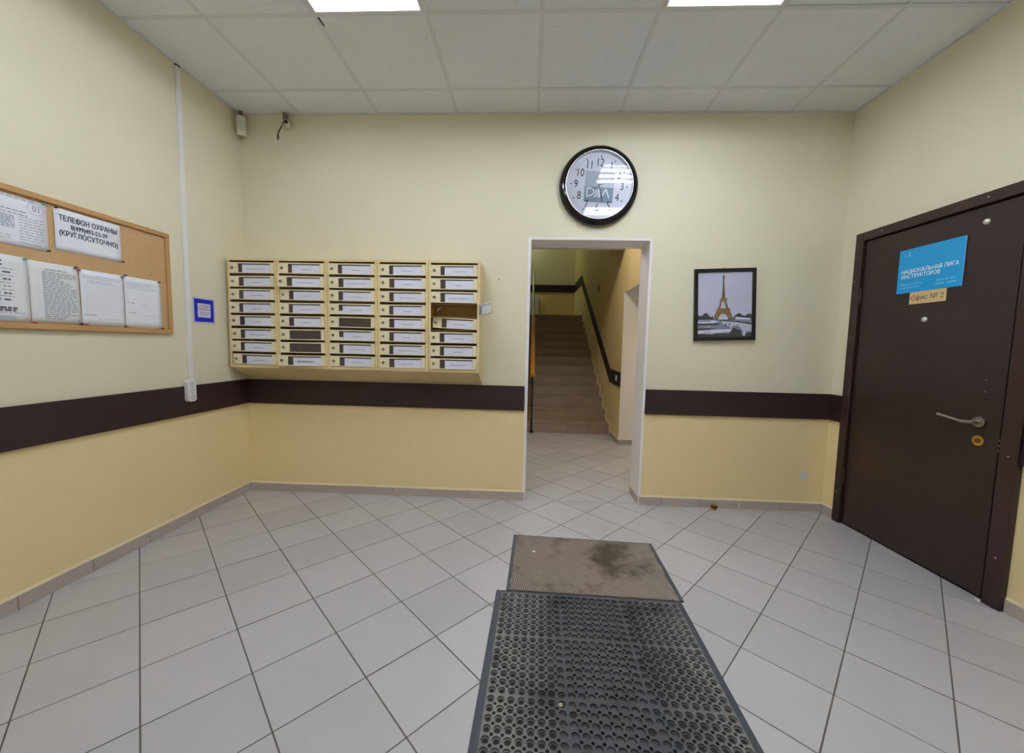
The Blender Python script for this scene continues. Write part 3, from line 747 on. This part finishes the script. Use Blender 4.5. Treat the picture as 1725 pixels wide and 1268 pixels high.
def pr_y(x, w2, curl): return -.0009-curl*(abs(x/w2)**2.5*.35+.5*abs(x/w2))-.0006
def block(k, w2, x0, x1, z1, lines, dz, h, mi=0, seed=0, curl=.004, ragged=.3):
    r = random.Random(seed)
    for i in range(lines):
        xe = x1-(r.random()*ragged*(x1-x0) if r.random() < .35 else 0); x = x0
        while x < xe:
            ww = min(r.uniform(.008, .03), xe-x)
            ya, yb = pr_y(x, w2, curl), pr_y(x+ww, w2, curl); z = z1-dz*i
            k.add([(x, ya, z-h/2), (x+ww, yb, z-h/2), (x+ww, yb, z+h/2), (x, ya, z+h/2)], [(0, 1, 2, 3)], mi); x += ww+.004
    return k
# 01 notice (runs out of the frame on the left)
t, w2, h = sheet('fire_notice', 'pale notice with 01 in its corner, upper row of the cork board', -1.68, -1.264, 1.612, 1.826, M_PAPER, .3)
k = MB(); block(k, w2, -w2+.02, w2-.10, h-.045, 1, .01, .006, 1, 1); block(k, w2, -w2+.02, w2-.07, h-.062, 2, .014, .0035, 1, 2)
block(k, w2, -w2+.02, w2-.13, h-.09, 10, .012, .004, 0, 3); block(k, w2, w2-.10, w2-.015, h-.085, 10, .012, .004, 2, 4); block(k, w2, w2-.19, w2-.115, h-.09, 6, .009, .008, 2, 5, ragged=0)
block(k, w2, -w2+.02, w2-.02, h-.006, 1, .01, .009, 0, 6)
tag(k.build('print', [M_INKL, M_INK, M_INKL], t), kind='stuff')
k = text_mb('01', .040, w2-.040, h-.036, pr_y(w2-.02, w2, .004), 'CENTER', .8, 0.0); k.build('number', mat('mauve_print', (160, 142, 170), .6), t)
k = MB(); 
for i in range(24):
    a0, a1 = 2*math.pi*i/24, 2*math.pi*(i+1)/24
    k.add([(w2-.040+r_*math.cos(a), pr_y(w2-.02, w2, .004), h-.036+r_*math.sin(a)*.9) for a in (a0, a1) for r_ in (.028, .030)], [(0, 1, 3, 2)])
k.build('number_ring', M_INKP, t)
# phone notice
t, w2, h = sheet('phone_notice', 'white notice with a guard telephone number in large letters', -1.236, -.939, 1.633, 1.828, M_PAPER, 0)
yy = -.0009; 
for s_, z_, sz, sx_ in (('ТЕЛЕФОН ОХРАНЫ', .152, .0345, .80), ('8(499)493-53-39', .117, .031, .78), ('(КРУГЛОСУТОЧНО)', .082, .0345, .80)):
    k = text_mb(s_, sz, 0, z_, 0, 'CENTER', sx_, .0008)
    k.v = [(x, pr_y(x, w2, .004), z) for x, y, z in k.v]; k.build('lettering', M_INKD, t)
# lower row
t, w2, h = sheet('emergency_poster', 'poster with small drawings in a column, lower left of the cork board', -1.56, -1.345, 1.280, 1.566, M_PAPERW, 0, .002)
k = MB(); c_ = .002
block(k, w2, -w2+.02, w2-.085, h-.028, 2, .016, .007, 1, 11, c_, 0)
for i, z_ in enumerate((.215, .185, .155, .125, .098)):
    block(k, w2, -w2+.02, w2-.05, z_+.012, 1, .01, .003, 0, 20+i, c_, 0)
    block(k, w2, w2-.115, w2-.095, z_, 2, .005, .006, 0, 30+i, c_, 0); block(k, w2, w2-.085, w2-.06, z_-.003, 1, .005, .007 if i != 2 else .003, 1, 40+i, c_, 0)
block(k, w2, w2-.12, w2-.045, .060, 2, .010, .009, 1, 50, c_, 0); block(k, w2, w2-.12, w2-.02, .040, 1, .01, .003, 0, 51, c_, 0)
quad(k, -w2+.006, w2-.05, .012, .026, -.0018, 2)
tag(k.build('print', [mat('mid_print', (156, 162, 172), .7), mat('heading_print', (92, 96, 110), .7), mat('blue_print_band', (168, 186, 206), .6)], t), kind='stuff')
t, w2, h = sheet('rules_notice', 'densely printed notice between the drawing poster and the forms', -1.343, -1.150, 1.282, 1.562, M_PAPERW, -.6)
k = MB(); block(k, w2, -w2+.062, w2-.03, h-.032, 1, .01, .004, 1, 60); block(k, w2, -w2+.05, w2-.012, h-.045, 25, .0088, .0042, 0, 61, ragged=.5)
tag(k.build('print', [mat('mid_print', (156, 162, 172), .7), M_INK], t), kind='stuff')
t, w2, h = sheet('blank_form', 'white form with a faint table, between the rules notice and the last sheet', -1.145, -.937, 1.280, 1.560, M_PAPER, -.5)
k = MB(); block(k, w2, -w2+.012, w2-.015, h-.028, 2, .011, .003, 0, 70, ragged=.6); block(k, w2, -w2+.03, w2-.02, h-.052, 2, .009, .003, 0, 71)
for i in range(14): block(k, w2, -w2+.012, w2-.015, h-.075-.010*i, 1, .01, .0007, 0, 80+i, ragged=0)
block(k, w2, -w2+.012, -w2+.07, .055, 1, .01, .003, 1, 95); block(k, w2, -w2+.07, w2-.02, .036, 1, .01, .002, 0, 96)
tag(k.build('print', [M_INKL, M_INK], t), kind='stuff')
t, w2, h = sheet('signed_form', 'rightmost white sheet on the cork board, with a few faint lines', -.934, -.722, 1.279, 1.563, M_PAPER, -.4)
k = MB(); block(k, w2, -w2+.014, w2-.012, h-.03, 4, .011, .003, 0, 100, ragged=.5); block(k, w2, -w2+.016, -w2+.055, .14, 1, .01, .003, 1, 101); block(k, w2, -w2+.09, -w2+.135, .13, 1, .01, .0025, 0, 102)
block(k, w2, -w2+.016, -w2+.065, .085, 1, .01, .003, 1, 103); block(k, w2, -w2+.11, w2-.03, .07, 1, .01, .0025, 0, 104); tag(k.build('print', [M_INKL, M_INK], t), kind='stuff')
PINC = {'black': (30, 32, 40), 'red': (190, 50, 78), 'green': (70, 92, 40), 'brown': (92, 62, 52), 'teal': (110, 160, 160), 'blue': (86, 96, 120), 'yellow': (200, 168, 70)}
pins = [(-1.266, 1.616, 'green', 'at the lower right corner of the 01 notice'), (-1.228, 1.826, 'black', 'at the upper left corner of the phone notice'),
    (-.936, 1.637, 'green', 'at the lower right corner of the phone notice'), (-1.164, 1.560, 'black', 'at the upper right of the rules notice'),
    (-1.150, 1.552, 'red', 'at the top left of the blank form'), (-.945, 1.553, 'blue', 'at the upper right of the blank form'), (-.928, 1.565, 'green', 'over the gap between the last two sheets'),
    (-.733, 1.559, 'brown', 'at the upper right corner of the last sheet'), (-1.152, 1.285, 'black', 'at the lower right of the rules notice'), (-1.132, 1.285, 'red', 'at the lower left of the blank form'),
    (-.942, 1.283, 'blue', 'at the lower right of the blank form'), (-.918, 1.282, 'yellow', 'at the lower left of the last sheet'), (-.722, 1.282, 'brown', 'at the lower right corner of the last sheet'),
    (-1.338, 1.281, 'red', 'at the lower right of the drawing poster'), (-1.355, 1.560, 'teal', 'at the upper right of the drawing poster'), (-1.272, 1.825, 'teal', 'at the upper right corner of the 01 notice')]
for y0, z0, c_, where in pins:
    k = MB(); k.lathe([(.0005, -.013), (.004, -.0128), (.0052, -.011), (.0045, -.008), (.003, -.005), (.0042, -.001), (.0042, .002)], 14)
    tag(k.build('push_pin', mat('pin_'+c_, PINC[c_], .35), None, on_left(y0, z0, .0125), LEFT_RZ), c_+' push pin '+where, 'push pin', 'push pins on the cork board')

# ================================================================== LEFT WALL FITTINGS
k = MB(); k.box(-.016, .016, -.014, 0, .945, HC-.012); cd = tag(k.build('cable_duct', M_PLASTIC, None, on_left(-.531, 0), LEFT_RZ, .002), 'white plastic cable duct running down the wall to the socket', 'cable duct')
k = MB(); k.box(-.012, .018, -.010, 0, HC-.012, HC-.002); tag(k.build('duct_gap', M_BLACK, None, on_left(-.533, 0), LEFT_RZ), 'dark gap at the top end of the cable duct', 'gap')
sk = thing('power_socket', 'white triple power socket mounted over the dark rail', 'socket', on_left(-.566, .812, .018), LEFT_RZ)
k = MB(); n = 8; r_ = .018; pts = []
for cx, cz, a0 in ((.031-r_, r_, -90), (.031-r_, .143-r_, 0), (-.031+r_, .143-r_, 90), (-.031+r_, r_, 180)):
    for i in range(n+1): a = math.radians(a0+90*i/n); pts.append((cx+r_*math.cos(a), cz+r_*math.sin(a)))
k.prism(pts, 'y', -.03, 0); k.build('housing', M_PLASTIC, sk, bevel=.004)
for i in range(3):
    zc = .028+.043*i
    k = MB(); k.lathe([(.0175, -.0305), (.0165, -.0315), (.0155, -.0305)], 24); o = k.build('outlet_ring', mat('grey_plastic', (170, 172, 172), .4), sk, (0, 0, zc))
    k = MB(); 
    for dx in (-.007, .007): k.cyl((dx, 0), 'y', .0028, -.0308, -.0302, 10)
    k.box(-.002, .002, -.0308, -.0302, .010, .014); k.box(-.002, .002, -.0308, -.0302, -.014, -.010); k.build('pin_holes', M_BLACK, sk, (0, 0, zc))
fs = thing('fire_phone_sign', 'small blue bordered sign with red emergency numbers', 'sign', on_left(-.398, 1.332, .0005), LEFT_RZ)
k = MB(); k.box(-.09, .09, -.003, 0, 0, .175); k.build('plate', mat('sign_white', (214, 220, 240), .45), fs, bevel=.001)
k = MB(); 
for q in ((-.080, .080, .010, .040), (-.080, .080, .135, .165), (-.080, -.053, .040, .135), (.053, .080, .040, .135)): k.box(q[0], q[1], -.0036, -.003, q[2], q[3])
k.build('blue_border', mat('royal_blue', (18, 22, 168), .4, var=.03), fs)
k = MB()
for q in ((-.089, .089, .001, .003), (-.089, .089, .172, .174), (-.089, -.087, .001, .174), (.087, .089, .001, .174)): k.box(q[0], q[1], -.0034, -.003, q[2], q[3])
k.build('edge_line', mat('slate_blue', (90, 104, 150), .5), fs)
k = text_mb('О ПОЖАРЕ', .021, 0, .116, -.0036, 'CENTER', .80, .0002); text_mb('ЗВОНИТЬ', .021, 0, .096, -.0036, 'CENTER', .85, .0002, mb=k); text_mb('101,112', .030, 0, .066, -.0036, 'CENTER', .82, .0003, mb=k)
k.build('lettering', mat('faded_red', (176, 92, 104), .6), fs)

# corner motion sensor
ms = thing('motion_sensor', 'white motion sensor tucked under the ceiling in the corner', 'sensor', (XL+.038, -.038, HC-.172), math.radians(42))
k = MB(); k.prism([(-.034, -.012), (-.026, -.042), (.026, -.042), (.034, -.012), (.02, 0), (-.02, 0)], 'z', .012, .132); k.build('housing', M_IVORY, ms, bevel=.006)
k = MB(); k.prism([(-.024, -.0445), (.024, -.0445), (.024, -.041), (-.024, -.041)], 'z', .03, .095); k.build('lens', mat('sensor_lens', (205, 208, 196), .5), ms, bevel=.003)
k = MB(); k.box(-.03, .03, -.03, .0, 0, .012); k.build('foot', M_IVORY, ms, bevel=.003)
k = MB(); k.box(-.012, .012, -.02, .0, .132, .176); k.build('bracket', mat('dull_plastic', (120, 110, 92), .6), ms)  # bracket in a darker tone than the housing

# small bullet camera
cc = thing('security_camera', 'tiny bullet camera under the ceiling by the corner', 'camera', (-1.885, 0, 2.838), math.radians(16))
k = MB(); k.lathe([(.0005, -.02), (.017, -.02), (.019, -.024), (.0195, -.085), (.018, -.09), (.0145, -.09)], 20); k.build('barrel', M_IVORY, cc)
k = MB(); k.lathe([(.0145, -.0905), (.012, -.086), (.0005, -.085)], 20); k.build('lens', M_GLASSBLK, cc)
k = MB(); k.cyl((0, 0), 'y', .006, -.03, 0, 10); k.box(-.034, -.010, -.045, .0, .008, .085); k.build('bracket', mat('grey_bracket', (120, 110, 95), .5), cc)
k = MB(); k.tube([(-.022, -.05, .015), (-.030, -.07, -.005), (-.036, -.07, -.03), (-.054, -.07, -.065), (-.062, -.07, -.09), (-.064, -.07, -.125)], .0045, 8); k.tube([(-.062, -.07, -.085), (-.052, -.07, -.11), (-.062, -.07, -.13)], .003, 6)
k.build('cable', mat('olive_cable', (48, 44, 26), .5), cc)
k = MB(); k.lathe([(.0005, -.003), (.0035, -.003), (.005, 0)], 12); tag(k.build('wall_plug', mat('grey_plug', (120, 118, 108), .6), None, (-.269, 0, 1.728)), 'grey screw plug in the wall right of the mailboxes', 'screw plug')
k = MB(); k.prism([(-.026, .012), (-.022, .03), (-.018, .034), (-.008, .03), (.0, .026), (.022, .024), (.02, 0), (.016, -.028), (-.004, -.03), (-.01, -.008), (-.024, -.006)], 'y', -.002, 0)
tag(k.build('sticker_remnant', mat('blueish_white', (214, 222, 232), .6), None, (2.108, 0, .27)), 'torn white sticker remnant low on the ochre wall', 'sticker')
ds = thing('door_stop', 'small brass door stop standing at the skirting', 'door stop', (1.43, -.045, 0))
k = MB(); k.cyl((0, 0), 'z', .021, 0, .018, 20); k.build('base', M_BRASS, ds, bevel=.002)
k = MB(); k.cyl((0, 0), 'z', .023, .018, .030, 20); k.build('rubber_ring', M_BLACK, ds, bevel=.002)
k = MB(); k.cyl((0, 0), 'z', .016, .030, .041, 20); k.build('cap', M_BRASS, ds, bevel=.002)

# ================================================================== MATS
def rot2(x, y, a): return (x*math.cos(a)-y*math.sin(a), x*math.sin(a)+y*math.cos(a))
MA = math.radians(-1.55); P_ = .0350; NC, NR = 24, 42; BR = .047
MWd, MLn = NC*P_+2*(BR-P_/2)+.0, NR*P_+2*(BR-P_/2)
mt = thing('ring_mat', 'dark rubber entrance mat full of round holes', 'door mat', (-.155, -1.160, 0), MA)
def mat_rubber():
    m = mat('worn_rubber', (64, 68, 73), .6, var=.25, scale=30, bump=.2, bscale=500)
    N, L = nodes_of(m); b_ = N['Principled BSDF']; old = b_.inputs['Base Color'].links[0].from_node
    tc = N.new('ShaderNodeTexCoord'); sx = N.new('ShaderNodeSeparateXYZ'); L.new(tc.outputs['Object'], sx.inputs[0])
    # worn pale grey towards both long edges where nobody scrapes the dirt in
    a_ = N.new('ShaderNodeMath'); a_.operation = 'SUBTRACT'; a_.inputs[1].default_value = .47; L.new(sx.outputs['X'], a_.inputs[0])
    c_ = N.new('ShaderNodeMath'); c_.operation = 'ABSOLUTE'; L.new(a_.outputs[0], c_.inputs[0])
    mr = N.new('ShaderNodeMapRange'); mr.inputs[1].default_value = .16; mr.inputs[2].default_value = .36; L.new(c_.outputs[0], mr.inputs[0])
    nz = N.new('ShaderNodeTexNoise'); nz.inputs['Scale'].default_value = 6; L.new(tc.outputs['Object'], nz.inputs['Vector'])
    mu = N.new('ShaderNodeMath'); mu.operation = 'MULTIPLY'; L.new(mr.outputs[0], mu.inputs[0]); L.new(nz.outputs['Fac'], mu.inputs[1])
    mx = N.new('ShaderNodeMix'); mx.data_type = 'RGBA'; mx.inputs[7].default_value = lin((138, 135, 130))
    L.new(mu.outputs[0], mx.inputs[0]); L.new(old.outputs[2], mx.inputs[6])
    # dark scuffs
    n2 = N.new('ShaderNodeTexNoise'); n2.inputs['Scale'].default_value = 4.5; n2.inputs['Detail'].default_value = 6; L.new(tc.outputs['Object'], n2.inputs['Vector'])
    cr = N.new('ShaderNodeMapRange'); cr.inputs[1].default_value = .58; cr.inputs[2].default_value = .72; L.new(n2.outputs['Fac'], cr.inputs[0])
    m2 = N.new('ShaderNodeMix'); m2.data_type = 'RGBA'; m2.inputs[7].default_value = lin((40, 38, 40))
    L.new(cr.outputs[0], m2.inputs[0]); L.new(mx.outputs[2], m2.inputs[6]); L.new(m2.outputs[2], b_.inputs['Base Color'])
    return m
M_MAT = mat_rubber(); TH = .013
M_MATB = mat('mat_border_rubber', (66, 72, 82), .5, var=.15, scale=20)
M_DIRT = mat('mat_darkened_dirt', (42, 39, 36), .9, var=.35, scale=90)  # dirt in the holes, colour darkened to deepen the hole bottoms
k = MB(); rb, rs = .0141, .0064; h_ = P_/2; rr_ = random.Random(11)
x00, y00 = BR-P_/2, -(BR-P_/2)
for c in range(NC):
    for r in range(NR):
        cx, cy = x00+(c+.5)*P_, y00-(r+.5)*P_
        outer = []
        for qx, qy in ((1, 1), (-1, 1), (-1, -1), (1, -1)):
            ci = c+(1 if qx > 0 else 0); ri = r+(0 if qy > 0 else 1)
            small = 0 < ci < NC and 0 < ri < NR and ci % 8 and ri % 8
            s_ = rs if small else .0004; q7 = s_*.7071
            e1, e2, e3 = (h_, h_-s_), (h_-q7, h_-q7), (h_-s_, h_)
            seq = [(h_, 0), e1, e2, e3] if qx*qy > 0 else [(0, h_), e3, e2, e1]
            outer += [(qx*a, qy*b__) for a, b__ in seq]
        # order counter-clockwise
        inner = []
        for ox, oy in outer:
            a = math.atan2(oy, ox); inner.append((math.cos(a), math.sin(a)))
        n = 16; z0 = .0
        dc = abs((c+.5)/NC-.5)*2
        fill = .0015+max(0, (.72-dc))*.0085*rr_.uniform(.5, 1.0)
        v = [(cx+x, cy+y, TH) for x, y in outer]+[(cx+rb*x, cy+rb*y, TH) for x, y in inner]+[(cx+rb*.95*x, cy+rb*.95*y, .0065) for x, y in inner]
        v += [(cx+rb*.74*x, cy+rb*.74*y, .0060) for x, y in inner]+[(cx+rb*.70*x, cy+rb*.70*y, .0) for x, y in inner]
        fs = [(i, (i+1) % n, (i+1) % n+n, i+n) for i in range(n)]
        for L_ in (1, 2, 3): fs += [(L_*n+i, L_*n+(i+1) % n, (L_+1)*n+(i+1) % n, (L_+1)*n+i) for i in range(n)]
        k.add(v, fs, 0)
        for q in range(4):
            i0 = q*4
            for i in (i0+1, i0+2):
                a, b__ = outer[i], outer[i+1]
                k.add([(cx+a[0], cy+a[1], TH), (cx+b__[0], cy+b__[1], TH), (cx+b__[0], cy+b__[1], .0), (cx+a[0], cy+a[1], .0)], [(0, 1, 2, 3)], 0)
        k.add([(cx+rb*.9*x, cy+rb*.9*y, fill) for x, y in inner], [tuple(range(n))], 2 if fill > .0035 else 1)
me = bpy.data.meshes.new('perforated_field'); me.from_pydata(k.v, [], k.f); me.materials.append(M_MAT); me.materials.append(M_DIRT); me.materials.append(mat('mat_dust', (74, 76, 78), .9, var=.3, scale=60))
for p_, i_ in zip(me.polygons, k.mi): p_.material_index = i_
me.update(); tag(obj('perforated_field', me, mt), kind='stuff')
k = MB(); k.box(x00, x00+NC*P_, y00-NR*P_, y00, .0003, .0012); k.build('dirt_layer', M_DIRT, mt)
k = MB(); ow, il = x00, .012        # sloping border
o4 = [(0, 0), (MWd, 0), (MWd, -MLn), (0, -MLn)]; i4 = [(x00, y00), (MWd-x00, y00), (MWd-x00, -MLn-y00), (x00, -MLn-y00)]
for i in range(4):
    j = (i+1) % 4; a, b__, c_, d_ = o4[i], o4[j], i4[j], i4[i]
    k.add([(*a, 0), (*b__, 0), (*b__, .004), (*a, .004)], [(0, 1, 2, 3)]); k.add([(*a, .004), (*b__, .004), (*c_, TH), (*d_, TH)], [(0, 1, 2, 3)])
k.build('border', M_MATB, mt)
tag(MB().cyl((0, 0), 'z', .0075, 0, .002, 16).build('coin', mat('pale_disc', (140, 134, 116), .6), None, (.115, -1.778, TH)), 'pale coin-like disc lying on the rubber mat', 'disc')

BA = MA; BW, BL = .866, .5725
bm_ = thing('scraper_mat', 'ribbed grey brown carpet mat between the rubber mat and the doorway', 'door mat', (*[a+b for a, b in zip((-.155, -1.160), rot2(.048, .5735, MA))], 0), BA)
def mat_ribs():
    m = mat('ribbed_carpet', (152, 141, 131), .9, var=.18, scale=70)
    N, L = nodes_of(m); b_ = N['Principled BSDF']; old = b_.inputs['Base Color'].links[0].from_node
    tc = N.new('ShaderNodeTexCoord'); n2 = N.new('ShaderNodeTexNoise'); n2.inputs['Scale'].default_value = 5; n2.inputs['Detail'].default_value = 6; n2.inputs['Roughness'].default_value = .65
    L.new(tc.outputs['Object'], n2.inputs['Vector'])
    # stain right of the middle
    vs = N.new('ShaderNodeVectorMath'); vs.operation = 'DISTANCE'; vs.inputs[1].default_value = (.60, -.22, 0); L.new(tc.outputs['Object'], vs.inputs[0])
    mr = N.new('ShaderNodeMapRange'); mr.inputs[1].default_value = .26; mr.inputs[2].default_value = .02; mr.inputs[3].default_value = 0; mr.inputs[4].default_value = .30; L.new(vs.outputs['Value'], mr.inputs[0])
    ad = N.new('ShaderNodeMath'); ad.operation = 'ADD'; L.new(n2.outputs['Fac'], ad.inputs[0]); L.new(mr.outputs[0], ad.inputs[1])
    cr = N.new('ShaderNodeMapRange'); cr.inputs[1].default_value = .56; cr.inputs[2].default_value = .78; cr.inputs[4].default_value = .85; L.new(ad.outputs[0], cr.inputs[0])
    mx = N.new('ShaderNodeMix'); mx.data_type = 'RGBA'; mx.inputs[7].default_value = lin((74, 58, 42))
    L.new(cr.outputs[0], mx.inputs[0]); L.new(old.outputs[2], mx.inputs[6]); L.new(mx.outputs[2], b_.inputs['Base Color']); return m
M_RIB = mat_ribs(); M_RIBD = mat('carpet_base', (40, 34, 31), .9, var=.3, scale=60)
TE = -.019/BW      # the far edge is cut slightly askew
k = MB(); k.prism([(0, 0), (0, -BL), (BW, -BL), (BW, TE*BW)], 'z', 0, .0045); k.build('backing', M_RIBD, bm_)
k = MB()
for q in ([(0, -BL), (.022, -BL), (.022, TE*.022), (0, 0)], [(BW-.022, -BL), (BW, -BL), (BW, TE*BW), (BW-.022, TE*(BW-.022))],
          [(.022, TE*.022-.010), (BW-.022, TE*(BW-.022)-.010), (BW-.022, TE*(BW-.022)), (.022, TE*.022)]): k.prism(q, 'z', .0045, .0075)
k.build('border', M_MATB, bm_, bevel=.002)
k = MB(); rx0, rx1, ry0, ry1 = .022, BW-.022, -BL, -.010
du = Vector((math.sin(math.radians(12.5)), -math.cos(math.radians(12.5)))); pn = Vector((du.y, -du.x)); pitch = .0098
cands = [a*pn.x+b__*pn.y for a in (rx0, rx1) for b__ in (ry0, ry1)]
s_ = min(cands)
rr2 = random.Random(5)
while s_ < max(cands):
    base = pn*(s_); hw = pitch*.30
    qd = [base+du*3+pn*hw, base-du*3+pn*hw, base-du*3-pn*hw, base+du*3-pn*hw]
    p = [(v.x, v.y) for v in qd]; jit = rr2.uniform(0, .006)
    for c in ((-1, 0, -rx0+jit), (1, 0, rx1+rr2.uniform(-.004, .002)), (0, -1, -ry0), (-TE, 1, ry1+rr2.uniform(-.004, .003))): p = clip(p, *c) if p else p
    if p and area(p) > 1e-6: k.prism(p, 'z', .0045, .0095)
    s_ += pitch
tag(k.build('carpet_ribs', M_RIB, bm_), kind='stuff')
k = MB(); k.prism([(-.008, -.004), (.002, -.009), (.010, -.002), (.006, .006), (-.004, .005)], 'z', 0, .003); tag(k.build('paper_scrap', M_PAPERW, None, (.035, -.793, .0095)), 'little white scrap on the ribbed carpet mat', 'debris')
